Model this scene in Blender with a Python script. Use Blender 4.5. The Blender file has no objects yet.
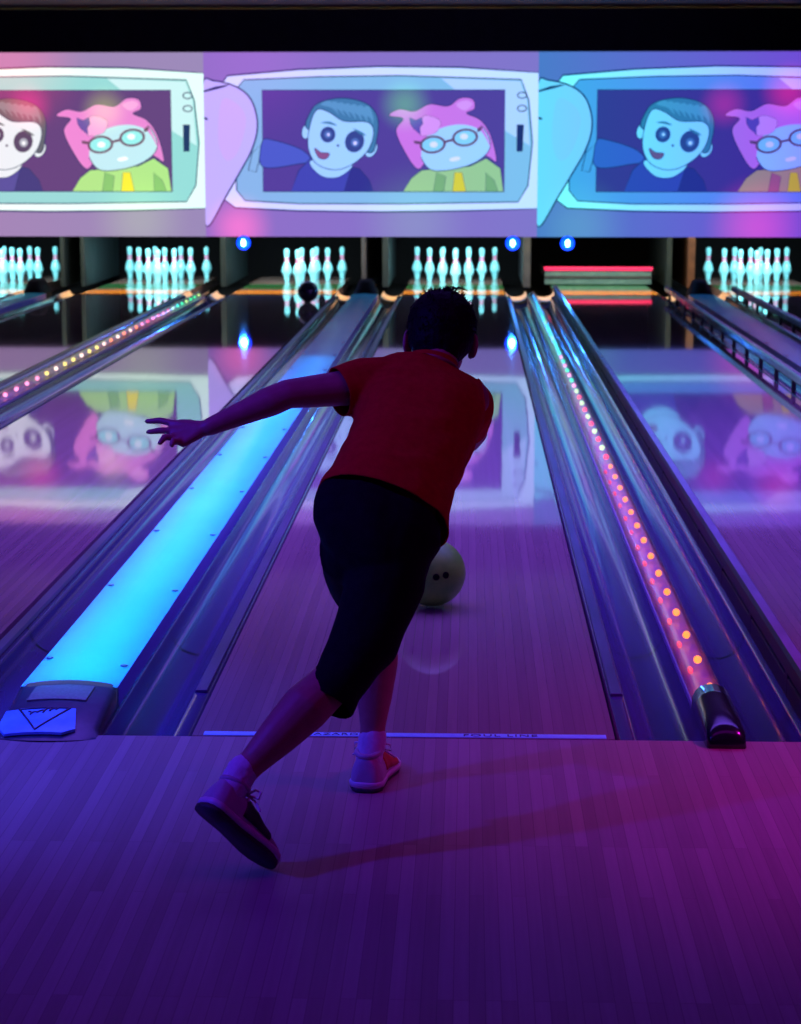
import bpy, bmesh, math, random
from mathutils import Vector, Matrix, noise
random.seed(7)
S = bpy.context.scene
COL = S.collection
PI = math.pi

# ------------------------------------------------------------------ camera
F_PX, CX, CY, CZ = 2021.06, 0.1608, -4.9068, 1.4440
YAW, PITCH = 0.033922, 0.174819
cam = bpy.data.cameras.new('camera'); cam_o = bpy.data.objects.new('camera', cam); COL.objects.link(cam_o)
cam.sensor_width = 36.0; cam.lens = F_PX / 1024 * 36; cam.clip_start = .05; cam.clip_end = 100
cam_o.location = (CX, CY, CZ); cam_o.rotation_euler = (PI/2 - PITCH, 0, YAW)
cam.dof.use_dof = True; cam.dof.focus_distance = 4.75; cam.dof.aperture_fstop = 8.5
S.camera = cam_o

def P(u, v, y):
    """a point of the photograph (u, v) pushed out to the depth y in the hall"""
    X = (u - 400.5) / F_PX; Z = -(v - 512) / F_PX
    cp, sp = math.cos(PITCH), math.sin(PITCH)
    Y = cp + sp*Z; z = -sp + cp*Z
    c, s = math.cos(YAW), math.sin(YAW)
    dx = c*X - s*Y; dy = s*X + c*Y
    t = (y - CY) / dy
    return Vector((CX + t*dx, y, CZ + t*z))

# ------------------------------------------------------------------ world, exposure, lights
S.view_settings.view_transform = 'Standard'; S.view_settings.look = 'None'
S.view_settings.exposure = 0.0; S.view_settings.gamma = 1.0; S.view_settings.use_curve_mapping = False
w = bpy.data.worlds.new('dark_hall'); S.world = w; w.use_nodes = True
w.node_tree.nodes['Background'].inputs[0].default_value = (0.012, 0.007, 0.03, 1)
w.node_tree.nodes['Background'].inputs[1].default_value = 0.5

def look_at(o, target):
    o.rotation_euler = (Vector(target) - o.location).to_track_quat('-Z', 'Y').to_euler()
def area(name, loc, target, size, energy, color):
    l = bpy.data.lights.new(name, 'AREA'); l.shape = 'RECTANGLE'; l.size, l.size_y = size
    l.energy = energy; l.color = color
    o = bpy.data.objects.new(name, l); COL.objects.link(o); o.location = loc; look_at(o, target); return o
def spot(name, loc, target, energy, color, ang, blend=.8, soft=.12):
    l = bpy.data.lights.new(name, 'SPOT'); l.energy = energy; l.color = color
    l.spot_size = math.radians(ang); l.spot_blend = blend; l.shadow_soft_size = soft
    o = bpy.data.objects.new(name, l); COL.objects.link(o); o.location = loc; look_at(o, target); return o
for yy, ln, en in ((1.92, 3.3, 7.2), (4.9, 2.7, 5.2), (7.7, 3.0, 2.4)):      # added unseen lamps that brighten only the divider cap left of the bowler
    l = area('cyan_cap_fill', (-.90, yy, 2.7), (-.90, yy, 0), (.14, ln), en, (0.0, 0.36, 1.0)); l.data.spread = math.radians(9)
spot('blue_party_spot', (-2.5, 0.2, 2.85), (-1.35, 0.0, 0), 640, (0.03, 0.06, 1.0), 44, 1.0)
spot('violet_party_spot', (-3.0, -1.75, 2.6), (0.1, -0.4, 0.2), 330, (0.05, 0.02, 1.0), 62, 1.0, .07)
spot('magenta_party_spot', (3.0, -0.6, 2.7), (1.7, -0.2, 0), 230, (1.0, 0.01, 0.9), 58, 1.0)
area('violet_ceiling_wash', (0.2, 4.6, 2.9), (0.2, 4.7, 0), (6.0, 6.5), 390, (0.20, 0.075, 1.0)).data.spread = math.radians(115)
area('approach_wash', (0.2, -1.4, 2.95), (0.2, -1.3, 0), (4.0, 1.0), 8.5, (0.55, 0.0, 1.0))
spot('ceiling_fill', (4.6, 5.0, 1.2), (0.0, 10.0, 2.98), 900, (0.30, 0.15, 1.0), 80, 1.0)  # added unseen spot, brightens the ceiling that the lanes mirror

# ------------------------------------------------------------------ materials
def mat(name, color=(.5, .5, .5), rough=.5, metal=0.0, ior=1.5, emit=None, strength=1.0, coat=0.0, sss=0.0):
    m = bpy.data.materials.new(name); m.use_nodes = True
    b = m.node_tree.nodes['Principled BSDF']
    b.inputs['Base Color'].default_value = (*color, 1); b.inputs['Roughness'].default_value = rough
    b.inputs['Metallic'].default_value = metal; b.inputs['IOR'].default_value = ior
    b.inputs['Coat Weight'].default_value = coat
    if sss: b.inputs['Subsurface Weight'].default_value = sss; b.inputs['Subsurface Scale'].default_value = .01
    if emit: b.inputs['Emission Color'].default_value = (*emit, 1); b.inputs['Emission Strength'].default_value = strength
    return m
def nd(m, t, **kw):
    n = m.node_tree.nodes.new(t)
    for k, v in kw.items(): setattr(n, k, v)
    return n
def lk(m, a, b): m.node_tree.links.new(a, b)
def bsdf(m): return m.node_tree.nodes['Principled BSDF']
def obj_coord(m): return nd(m, 'ShaderNodeTexCoord').outputs['Object']

def noisy(m, c1, c2, scale=20.0, bump=0.0, stretch=(1, 1, 1), detail=4, bscale=None):
    """mottle a material's colour between c1 and c2, optionally with a bump"""
    mp = nd(m, 'ShaderNodeMapping'); mp.inputs['Scale'].default_value = stretch; lk(m, obj_coord(m), mp.inputs[0])
    n = nd(m, 'ShaderNodeTexNoise'); n.inputs['Scale'].default_value = scale; n.inputs['Detail'].default_value = detail
    lk(m, mp.outputs[0], n.inputs['Vector'])
    r = nd(m, 'ShaderNodeValToRGB'); r.color_ramp.elements[0].color = (*c1, 1); r.color_ramp.elements[1].color = (*c2, 1)
    r.color_ramp.elements[0].position = .3; r.color_ramp.elements[1].position = .7
    lk(m, n.outputs['Fac'], r.inputs[0]); lk(m, r.outputs[0], bsdf(m).inputs['Base Color'])
    if bump:
        src = n
        if bscale:
            src = nd(m, 'ShaderNodeTexNoise'); src.inputs['Scale'].default_value = bscale; lk(m, mp.outputs[0], src.inputs['Vector'])
        bp = nd(m, 'ShaderNodeBump'); bp.inputs['Strength'].default_value = bump; bp.inputs['Distance'].default_value = .01
        lk(m, src.outputs['Fac'], bp.inputs['Height']); lk(m, bp.outputs[0], bsdf(m).inputs['Normal'])
    return m

def wood(name, ca, cb, board_w, board_l, rough, ior, ripple=0.0):
    m = mat(name, ca, rough, ior=ior)
    sp = nd(m, 'ShaderNodeSeparateXYZ'); lk(m, obj_coord(m), sp.inputs[0])
    cb_ = nd(m, 'ShaderNodeCombineXYZ'); lk(m, sp.outputs['Y'], cb_.inputs['X']); lk(m, sp.outputs['X'], cb_.inputs['Y'])
    br = nd(m, 'ShaderNodeTexBrick'); br.offset = .37; br.offset_frequency = 3; br.squash = 1
    br.inputs['Scale'].default_value = 1; br.inputs['Mortar Size'].default_value = .0007
    br.inputs['Brick Width'].default_value = board_l; br.inputs['Row Height'].default_value = board_w
    br.inputs['Color1'].default_value = (*ca, 1); br.inputs['Color2'].default_value = (*cb, 1)
    br.inputs['Mortar'].default_value = (ca[0]*.74, ca[1]*.74, ca[2]*.74, 1)
    lk(m, cb_.outputs[0], br.inputs['Vector'])
    mp = nd(m, 'ShaderNodeMapping'); mp.inputs['Scale'].default_value = (90, 2.5, 1); lk(m, obj_coord(m), mp.inputs[0])
    n = nd(m, 'ShaderNodeTexNoise'); n.inputs['Scale'].default_value = 1; n.inputs['Detail'].default_value = 5; lk(m, mp.outputs[0], n.inputs['Vector'])
    mr = nd(m, 'ShaderNodeMapRange'); mr.inputs['To Min'].default_value = .84; mr.inputs['To Max'].default_value = 1.12; lk(m, n.outputs['Fac'], mr.inputs['Value'])
    mx = nd(m, 'ShaderNodeMix', data_type='RGBA', blend_type='MULTIPLY'); mx.inputs['Factor'].default_value = 1
    lk(m, br.outputs['Color'], mx.inputs['A']); lk(m, mr.outputs[0], mx.inputs['B'])
    lk(m, mx.outputs['Result'], bsdf(m).inputs['Base Color'])
    if ripple:
        mp2 = nd(m, 'ShaderNodeMapping'); mp2.inputs['Scale'].default_value = (14, 3.2, 1); lk(m, obj_coord(m), mp2.inputs[0])
        n2 = nd(m, 'ShaderNodeTexNoise'); n2.inputs['Scale'].default_value = 1; n2.inputs['Detail'].default_value = 3; lk(m, mp2.outputs[0], n2.inputs['Vector'])
        bp = nd(m, 'ShaderNodeBump'); bp.inputs['Strength'].default_value = ripple; bp.inputs['Distance'].default_value = .004
        lk(m, n2.outputs['Fac'], bp.inputs['Height']); lk(m, bp.outputs[0], bsdf(m).inputs['Normal'])
    return m

M = {}
M['approach'] = wood('approach_maple', (.30, .20, .18), (.40, .28, .25), .028, .8, .50, 1.45)
M['lane'] = wood('oiled_lane', (.29, .20, .18), (.36, .25, .22), .0273, 9.0, .04, 2.1, .03)
M['deck_green'] = noisy(mat('pin_deck_green', rough=.12, ior=1.6), (.02, .16, .07), (.05, .30, .12), 14, stretch=(1, 5, 1))
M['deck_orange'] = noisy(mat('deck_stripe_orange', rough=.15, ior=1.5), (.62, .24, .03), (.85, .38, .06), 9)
M['gap'] = mat('dark_gap', (.002, .002, .003), .8)
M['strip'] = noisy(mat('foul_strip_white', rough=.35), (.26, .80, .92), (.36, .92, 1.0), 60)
M['ink'] = mat('dark_ink', (.02, .02, .05), .5)
M['black'] = noisy(mat('black_paint', rough=.6), (.003, .003, .004), (.006, .006, .008), 8)
M['black_gloss'] = mat('black_gloss_plastic', (.012, .012, .02), .18, coat=.5)
M['ceiling'] = noisy(mat('dark_ceiling', rough=.9), (.13, .11, .10), (.19, .16, .15), 6)
M['wall'] = noisy(mat('dark_wall', rough=.8), (.010, .009, .014), (.02, .018, .028), 3)
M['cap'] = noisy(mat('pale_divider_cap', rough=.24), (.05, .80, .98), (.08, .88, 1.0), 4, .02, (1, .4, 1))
M['cap_edge'] = mat('violet_cap_edge', (.22, .20, .62), .3)
M['screw'] = mat('grey_screw', (.10, .16, .24), .4, .6)
M['fascia'] = noisy(mat('dark_fascia', rough=.3), (.035, .035, .06), (.06, .06, .085), 30)
M['plate'] = noisy(mat('grey_plate', rough=.55), (.15, .14, .12), (.22, .20, .18), 120)
M['badge'] = noisy(mat('blue_badge', rough=.25), (.10, .42, .85), (.16, .62, .95), 16)
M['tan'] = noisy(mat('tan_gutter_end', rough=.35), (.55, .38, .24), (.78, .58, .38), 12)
M['teal'] = noisy(mat('teal_kickback', rough=.5), (.014, .036, .042), (.03, .06, .066), 7, stretch=(1, 1, .3))
M['brown'] = noisy(mat('brown_kickback', rough=.6), (.10, .05, .03), (.18, .09, .05), 9)
M['greypost'] = noisy(mat('grey_kickback', rough=.5), (.05, .065, .08), (.08, .10, .12), 9)
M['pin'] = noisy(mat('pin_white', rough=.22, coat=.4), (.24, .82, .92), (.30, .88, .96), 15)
M['pinred'] = mat('pin_red', (.90, .14, .40), .3)
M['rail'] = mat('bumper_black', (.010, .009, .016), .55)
M['rail_lit'] = noisy(mat('bumper_lit_grey', rough=.22), (.20, .18, .26), (.28, .26, .36), 20, stretch=(1, .2, 1))  # lighter tone puts the light falling on the rails into the colour
M['folded'] = noisy(mat('folded_bumper_violet', rough=.35), (.05, .045, .10), (.09, .08, .16), 12, stretch=(1, .2, 1))
M['channel'] = mat('tube_channel', (.42, .30, .55), .3)
M['ball_green'] = noisy(mat('ball_green', rough=.5), (.09, .60, .02), (.26, .80, .05), 14)
M['ball_dark'] = noisy(mat('ball_dark', rough=.15, coat=.5), (.008, .012, .02), (.02, .03, .045), 10)
M['skin'] = noisy(mat('skin', rough=.5, sss=.05), (.42, .20, .14), (.48, .24, .17), 40)
M['shirt'] = noisy(mat('red_cotton', rough=.9), (.50, .006, .010), (.60, .010, .015), 60, .15, bscale=700)
M['shorts'] = noisy(mat('black_shorts', rough=.85), (.004, .004, .006), (.007, .007, .010), 50, .15, bscale=600)
M['hair'] = noisy(mat('dark_hair', rough=.55), (.004, .003, .003), (.009, .006, .006), 120, .4)
M['sock'] = noisy(mat('white_sock', rough=.9), (.66, .66, .68), (.78, .78, .8), 90, .2)
M['shoe'] = noisy(mat('grey_white_leather', rough=.5), (.48, .45, .44), (.58, .55, .53), 25)
M['shoe_dark'] = noisy(mat('dark_shoe_panel', rough=.5), (.03, .015, .03), (.05, .03, .05), 25)
M['shoe_red'] = noisy(mat('red_shoe_panel', rough=.45), (.55, .03, .03), (.68, .05, .04), 25)
M['sole_edge'] = mat('white_sole_edge', (.74, .72, .72), .4)
M['sole'] = noisy(mat('dark_leather_sole', rough=.6), (.03, .026, .03), (.05, .045, .05), 20)
M['lace'] = mat('shoe_lace', (.70, .68, .7), .8)
M['eye'] = mat('eye_white', (.8, .8, .8), .2)
M['teal_board'] = noisy(mat('sweep_board', rough=.4), (.10, .24, .26), (.16, .34, .36), 12)
M['red_tube'] = mat('red_light_strip', (.3, .0, .03), .4, emit=(1, .03, .13), strength=1.3)
M['blue_lens'] = mat('blue_lamp_lens', (.1, .3, 1), .2, emit=(.20, .70, 1), strength=30)
M['blue_halo'] = mat('blue_lamp_halo', (.02, .05, .6), .3, emit=(.0, .05, 1), strength=1.5)

for k_ in ('shirt', 'shorts', 'sock', 'hair', 'gap', 'black'): bsdf(M[k_]).inputs['Specular IOR Level'].default_value = .12
bsdf(M['approach']).inputs['Specular IOR Level'].default_value = .22
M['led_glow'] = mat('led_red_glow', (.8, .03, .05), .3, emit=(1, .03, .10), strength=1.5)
def gutter_mat():
    m = mat('gutter_plastic', (.13, .12, .22), .2, ior=1.5, coat=.3)
    sp = nd(m, 'ShaderNodeSeparateXYZ'); lk(m, obj_coord(m), sp.inputs[0])
    a = nd(m, 'ShaderNodeMath', operation='ADD'); a.inputs[1].default_value = 20.4; lk(m, sp.outputs['Y'], a.inputs[0])
    f = nd(m, 'ShaderNodeMath', operation='MODULO'); f.inputs[1].default_value = 3.6; lk(m, a.outputs[0], f.inputs[0])
    g = nd(m, 'ShaderNodeMath', operation='LESS_THAN'); g.inputs[1].default_value = .018; lk(m, f.outputs[0], g.inputs[0])
    n = nd(m, 'ShaderNodeTexNoise'); n.inputs['Scale'].default_value = 3; n.inputs['Detail'].default_value = 5
    mp = nd(m, 'ShaderNodeMapping'); mp.inputs['Scale'].default_value = (6, .5, 5); lk(m, obj_coord(m), mp.inputs[0]); lk(m, mp.outputs[0], n.inputs['Vector'])
    r = nd(m, 'ShaderNodeValToRGB'); r.color_ramp.elements[0].color = (.045, .04, .12, 1); r.color_ramp.elements[1].color = (.095, .08, .20, 1)
    lk(m, n.outputs['Fac'], r.inputs[0])
    mx = nd(m, 'ShaderNodeMix', data_type='RGBA'); lk(m, g.outputs[0], mx.inputs['Factor']); lk(m, r.outputs[0], mx.inputs['A'])
    mx.inputs['B'].default_value = (.01, .01, .02, 1); lk(m, mx.outputs['Result'], bsdf(m).inputs['Base Color'])
    mr = nd(m, 'ShaderNodeMapRange'); mr.inputs['To Min'].default_value = .12; mr.inputs['To Max'].default_value = .2
    lk(m, n.outputs['Fac'], mr.inputs['Value']); lk(m, mr.outputs[0], bsdf(m).inputs['Roughness'])
    return m
M['gutter'] = gutter_mat()

def cover_mat():
    m = bpy.data.materials.new('clear_tube_cover'); m.use_nodes = True; nt = m.node_tree; nt.nodes.clear()
    out = nt.nodes.new('ShaderNodeOutputMaterial'); t = nt.nodes.new('ShaderNodeBsdfTransparent'); g = nt.nodes.new('ShaderNodeBsdfGlossy')
    d = nt.nodes.new('ShaderNodeBsdfTranslucent'); d.inputs[0].default_value = (.7, .35, .8, 1)
    g.inputs['Roughness'].default_value = .15; t.inputs[0].default_value = (.95, .9, .97, 1)
    fr = nt.nodes.new('ShaderNodeFresnel'); fr.inputs[0].default_value = 1.45
    mx = nt.nodes.new('ShaderNodeMixShader'); mx2 = nt.nodes.new('ShaderNodeMixShader'); mx2.inputs[0].default_value = .20
    nt.links.new(t.outputs[0], mx2.inputs[1]); nt.links.new(d.outputs[0], mx2.inputs[2])
    nt.links.new(fr.outputs[0], mx.inputs[0]); nt.links.new(mx2.outputs[0], mx.inputs[1]); nt.links.new(g.outputs[0], mx.inputs[2])
    nt.links.new(mx.outputs[0], out.inputs[0]); return m
M['cover'] = cover_mat()
LEDC = {'orange': (1, .24, .02), 'red': (1, .04, .06), 'yellow': (.9, .75, .10), 'pink': (1, .28, .45), 'green': (.05, .9, .30), 'lime': (.55, .85, .25), 'cyan': (.05, .75, .95), 'blue': (.05, .45, 1), 'white': (1, .75, .55)}
for k, c in LEDC.items(): M['led_' + k] = mat('led_' + k, c, .3, emit=c, strength=3.6)

# ------------------------------------------------------------------ mesh helpers
class MB:
    def __init__(s): s.v, s.f, s.m, s.sm = [], [], [], []
    def add(s, vs, fs, mi=0, smooth=False):
        o = len(s.v); s.v += [tuple(v) for v in vs]
        for f in fs: s.f.append([i + o for i in f]); s.m.append(mi); s.sm.append(smooth)
        return s
    def box(s, x0, x1, y0, y1, z0, z1, mi=0):
        v = [(x, y, z) for z in (z0, z1) for y in (y0, y1) for x in (x0, x1)]
        return s.add(v, [(0, 2, 3, 1), (4, 5, 7, 6), (0, 1, 5, 4), (2, 6, 7, 3), (0, 4, 6, 2), (1, 3, 7, 5)], mi)
    def sweep_y(s, prof, y0, y1, mi=0, smooth=True, closed=False, cap=False, mis=None):
        """profile in (x, z) run along y"""
        n = len(prof); v = [(x, y0, z) for x, z in prof] + [(x, y1, z) for x, z in prof]
        k = n if closed else n - 1
        o = len(s.v); s.v += v
        for i in range(k):
            j = (i + 1) % n; s.f.append([o+i, o+j, o+j+n, o+i+n]); s.m.append(mis[i] if mis else mi); s.sm.append(smooth)
        if cap:
            s.f.append([o+i for i in range(n)][::-1]); s.m.append(mi); s.sm.append(False)
            s.f.append([o+n+i for i in range(n)]); s.m.append(mi); s.sm.append(False)
        return s
    def lathe(s, prof, n=20, mi=0, c=(0, 0, 0)):
        """profile of (r, z) from bottom to top"""
        vs, fs = [], []
        for r, z in prof:
            for i in range(n):
                a = 2*PI*i/n; vs.append((c[0]+r*math.cos(a), c[1]+r*math.sin(a), c[2]+z))
        for k in range(len(prof)-1):
            for i in range(n):
                j = (i+1) % n; fs.append((k*n+i, k*n+j, (k+1)*n+j, (k+1)*n+i))
        fs.append(tuple(range(n))[::-1]); fs.append(tuple((len(prof)-1)*n+i for i in range(n)))
        return s.add(vs, fs, mi, True)
    def sphere(s, c, r, nu=20, nv=12, mi=0, rot=None):
        r = (r, r, r) if not hasattr(r, '__len__') else r
        vs = []; c = Vector(c)
        for k in range(1, nv):
            t = PI*k/nv
            for i in range(nu):
                a = 2*PI*i/nu
                p = Vector((r[0]*math.sin(t)*math.cos(a), r[1]*math.sin(t)*math.sin(a), -r[2]*math.cos(t)))
                vs.append(c + (rot @ p if rot else p))
        b = Vector((0, 0, -r[2])); t_ = Vector((0, 0, r[2]))
        vs += [c + (rot @ b if rot else b), c + (rot @ t_ if rot else t_)]
        fs = []
        for k in range(nv-2):
            for i in range(nu):
                j = (i+1) % nu; fs.append((k*nu+i, k*nu+j, (k+1)*nu+j, (k+1)*nu+i))
        nb = len(vs)-2
        for i in range(nu):
            j = (i+1) % nu; fs.append((nb, j, i)); fs.append((nb+1, (nv-2)*nu+i, (nv-2)*nu+j))
        return s.add(vs, fs, mi, True)
    def rings(s, rings, mi=0, cap=True):
        """loft through rings of equal length"""
        n = len(rings[0]); vs = [p for r in rings for p in r]; fs = []
        for k in range(len(rings)-1):
            for i in range(n):
                j = (i+1) % n; fs.append((k*n+i, k*n+j, (k+1)*n+j, (k+1)*n+i))
        if cap: fs += [tuple(range(n))[::-1], tuple((len(rings)-1)*n+i for i in range(n))]
        return s.add(vs, fs, mi, True)
    def tube(s, pts, rad, n=12, mi=0, round_ends=True, flat=None):
        """round tube through points; rad one number or one per point; flat = (axis, factor) squashes the section"""
        pts = [Vector(p) for p in pts]
        rad = [rad]*len(pts) if not hasattr(rad, '__len__') else list(rad)
        T = []
        for i in range(len(pts)):
            a = pts[max(i-1, 0)]; b = pts[min(i+1, len(pts)-1)]; T.append((b-a).normalized())
        if round_ends:
            for e in (0, 1):
                i = 0 if e == 0 else -1; d = -T[0] if e == 0 else T[-1]; r = rad[i]; base = pts[i]
                ex = [(base + d*r*math.sin(q), max(r*math.cos(q), r*.05)) for q in (.5, .95, 1.35, 1.56)]
                for p, rr in ex:
                    if e == 0: pts.insert(0, p); rad.insert(0, rr); T.insert(0, T[0])
                    else: pts.append(p); rad.append(rr); T.append(T[-1])
        up = Vector((0, 0, 1)) if abs(T[0].z) < .9 else Vector((0, 1, 0))
        rr = []
        for p, r, t in zip(pts, rad, T):
            x = (up - t*up.dot(t)).normalized(); y = t.cross(x); up = x
            ring = [p + x*r*math.cos(2*PI*i/n) + y*r*math.sin(2*PI*i/n) for i in range(n)]
            if flat:
                ax, k = flat; ax = Vector(ax).normalized()
                ring = [q - ax*((q-p).dot(ax))*(1-k) for q in ring]
            rr.append(ring)
        return s.rings(rr, mi)
    def mesh(s, name):
        me = bpy.data.meshes.new(name); me.from_pydata(s.v, [], s.f); me.update()
        me.polygons.foreach_set('material_index', s.m); me.polygons.foreach_set('use_smooth', s.sm)
        bm = bmesh.new(); bm.from_mesh(me); bmesh.ops.recalc_face_normals(bm, faces=bm.faces); bm.to_mesh(me); bm.free()
        return me
    def build(s, name, mats, parent=None, bevel=0, recalc=True):
        me = s.mesh(name); return link(name, me, mats, parent, bevel)
def link(name, me, mats, parent=None, bevel=0):
    for m in (mats if isinstance(mats, (list, tuple)) else [mats]): me.materials.append(m)
    o = bpy.data.objects.new(name, me); COL.objects.link(o)
    if parent: o.parent = parent
    if bevel:
        b = o.modifiers.new('bevel', 'BEVEL'); b.width = bevel; b.segments = 2; b.limit_method = 'ANGLE'
    return o
def empty(name, loc=(0, 0, 0)):
    o = bpy.data.objects.new(name, None); COL.objects.link(o); o.location = loc; o.empty_display_size = .1; return o
def tag(o, label=None, cat=None, group=None, kind=None):
    if label: o['label'] = label
    if cat: o['category'] = cat
    if group: o['group'] = group
    if kind: o['kind'] = kind
    return o
def kids(o): return [c for c in bpy.data.objects if c.parent == o]
def copy_tree(o, parent=None):
    c = o.copy(); COL.objects.link(c)
    if parent: c.parent = parent
    for ch in kids(o): copy_tree(ch, c)
    return c
def closed_curve(pts, k=8):
    """smooth closed outline through points (Catmull-Rom)"""
    out = []; n = len(pts)
    for i in range(n):
        p0, p1, p2, p3 = (Vector(pts[(i+j-1) % n]) for j in range(4))
        for q in range(k):
            t = q/k
            out.append(.5*((2*p1) + (p2-p0)*t + (2*p0-5*p1+4*p2-p3)*t*t + (3*p1-p0-3*p2+p3)*t**3))
    return out

# ------------------------------------------------------------------ layout of the house (metres)
LW = .5334                    # half a lane
CENTRES = {'A': -5.207, 'B': -3.407, 'C': -1.80, 'D': 0.0, 'E': 1.607, 'F': 3.42}
LANE_NAME = {'A': 'the lane at the far left', 'B': 'the second lane from the left', 'C': 'the lane with the dark ball',
             'D': "the bowler's own lane", 'E': 'the empty lane right of the bowler', 'F': 'the lane at the far right'}
Y_TAIL = 16.3                 # where lane and gutters meet the pin machines
SCREEN_Y = 16.65

# structure
s = MB().box(-8, 8, -9, -.004, -.25, 0); tag(s.build('floor', M['approach']), kind='structure', label='purple lit maple approach floor')
s = MB().box(-8, 8, -.004, 20.2, -.35, -.13); tag(s.build('floor_under_lanes', M['gap']), kind='structure')
s = MB().box(-8, 8, -9, 20.3, 2.98, 3.1); tag(s.build('ceiling', M['ceiling']), kind='structure')
s = MB().box(-8, 8, 20.2, 20.35, -.35, 2.98); tag(s.build('wall_back', M['gap']), kind='structure')
s = MB().box(-8.15, -8, -9, 20.35, -.35, 3.1); tag(s.build('wall_left', M['wall']), kind='structure')
s = MB().box(8, 8.15, -9, 20.35, -.35, 3.1); tag(s.build('wall_right', M['wall']), kind='structure')
s = MB().box(-8, 8, -9.15, -9, -.35, 3.1); tag(s.build('wall_front', M['wall']), kind='structure')
s = MB().box(-8, 8, 16.60, 16.95, 2.505, 2.935); tag(s.build('trim_1', M['black']), kind='structure')

def lane(k):
    c = CENTRES[k]
    s = MB().box(c-LW, c+LW, .002, 18.0+1.5, -.12, 0)
    o = tag(s.build('bowling_lane', M['lane']), kind='structure', label='glossy wooden bowling lane, ' + LANE_NAME[k])
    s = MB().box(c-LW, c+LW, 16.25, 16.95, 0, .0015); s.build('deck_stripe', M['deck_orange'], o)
    s = MB().box(c-LW, c+LW, 17.25, 18.05, 0, .0015); s.build('pin_deck_front', M['deck_green'], o)
    return o
LANES = {k: lane(k) for k in CENTRES}
# foul line strip on the bowler's lane
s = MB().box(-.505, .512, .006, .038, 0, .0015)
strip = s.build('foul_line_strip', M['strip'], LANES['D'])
def text(body, x, y, size, m, parent, name='lettering', z=.0018, rot=None, sx=1.0):
    cu = bpy.data.curves.new(name, 'FONT'); cu.body = body; cu.size = size; cu.extrude = .0004; cu.align_x = 'CENTER'; cu.align_y = 'CENTER'; cu.space_character = 1.15
    t = bpy.data.objects.new(name, cu); COL.objects.link(t)
    dg = bpy.context.evaluated_depsgraph_get(); me = bpy.data.meshes.new_from_object(t.evaluated_get(dg))
    bpy.data.objects.remove(t)
    me.materials.clear(); me.materials.append(m)
    o = bpy.data.objects.new(name, me); COL.objects.link(o); o.parent = parent; o.location = (x, y, z); o.scale = (sx, 1, 1)
    if rot: o.rotation_euler = rot
    return o
text('HAZARD', -.182, .022, .026, M['ink'], strip, sx=1.2)
text('FOUL LINE', .245, .022, .026, M['ink'], strip, sx=1.35)

# gutters: a ledge (the folded bumper) beside the lane, then a round trough
def gutter(k, side):
    c = CENTRES[k]; e = c + side*LW
    th = [PI*i/14 for i in range(15)]
    def X(d): return e + side*d
    prof = [(X(.010), -.10), (X(.010), -.016), (X(.016), -.008), (X(.050), -.006), (X(.056), -.016)]
    prof += [(X(.145 - .085*math.cos(t)), -.018 - .075*math.sin(t)) for t in th]
    prof += [(X(.233), -.006), (X(.2345), -.1)]
    o = MB().sweep_y(prof, .004, Y_TAIL).build('gutter', M['gutter'])
    words = {('C', 1): 'dark blue gutter left of the cyan divider cap', ('D', -1): "dark gutter on the left of the bowler's lane",
             ('D', 1): "shiny blue gutter between the bowler's lane and the light tube", ('E', -1): 'dark blue gutter right of the red dotted light tube'}
    tag(o, words.get((k, side), 'dark plastic gutter along the %s edge of %s' % ('left' if side < 0 else 'right', LANE_NAME[k])), 'gutter', 'gutters beside the lanes')
    # the folded bumper's rounded near end
    s = MB().sweep_y([(X(.016), -.008), (X(.018), .0015), (X(.048), .0015), (X(.054), -.008)], .44, 15.9, smooth=False, closed=True, cap=True)
    if k not in 'EF': s.build('folded_bumper', M['folded'], o, bevel=.002)
    # tan tail where the trough runs into the machine
    pr = [(X(.01), .0)] + [(X(.12 - .105*math.cos(t)), .0 - .06*math.sin(t)) for t in th] + [(X(.23), .0)]
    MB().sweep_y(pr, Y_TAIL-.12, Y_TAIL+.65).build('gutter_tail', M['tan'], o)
    return o
for k in CENTRES:
    for sd in (-1, 1): gutter(k, sd)

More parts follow.
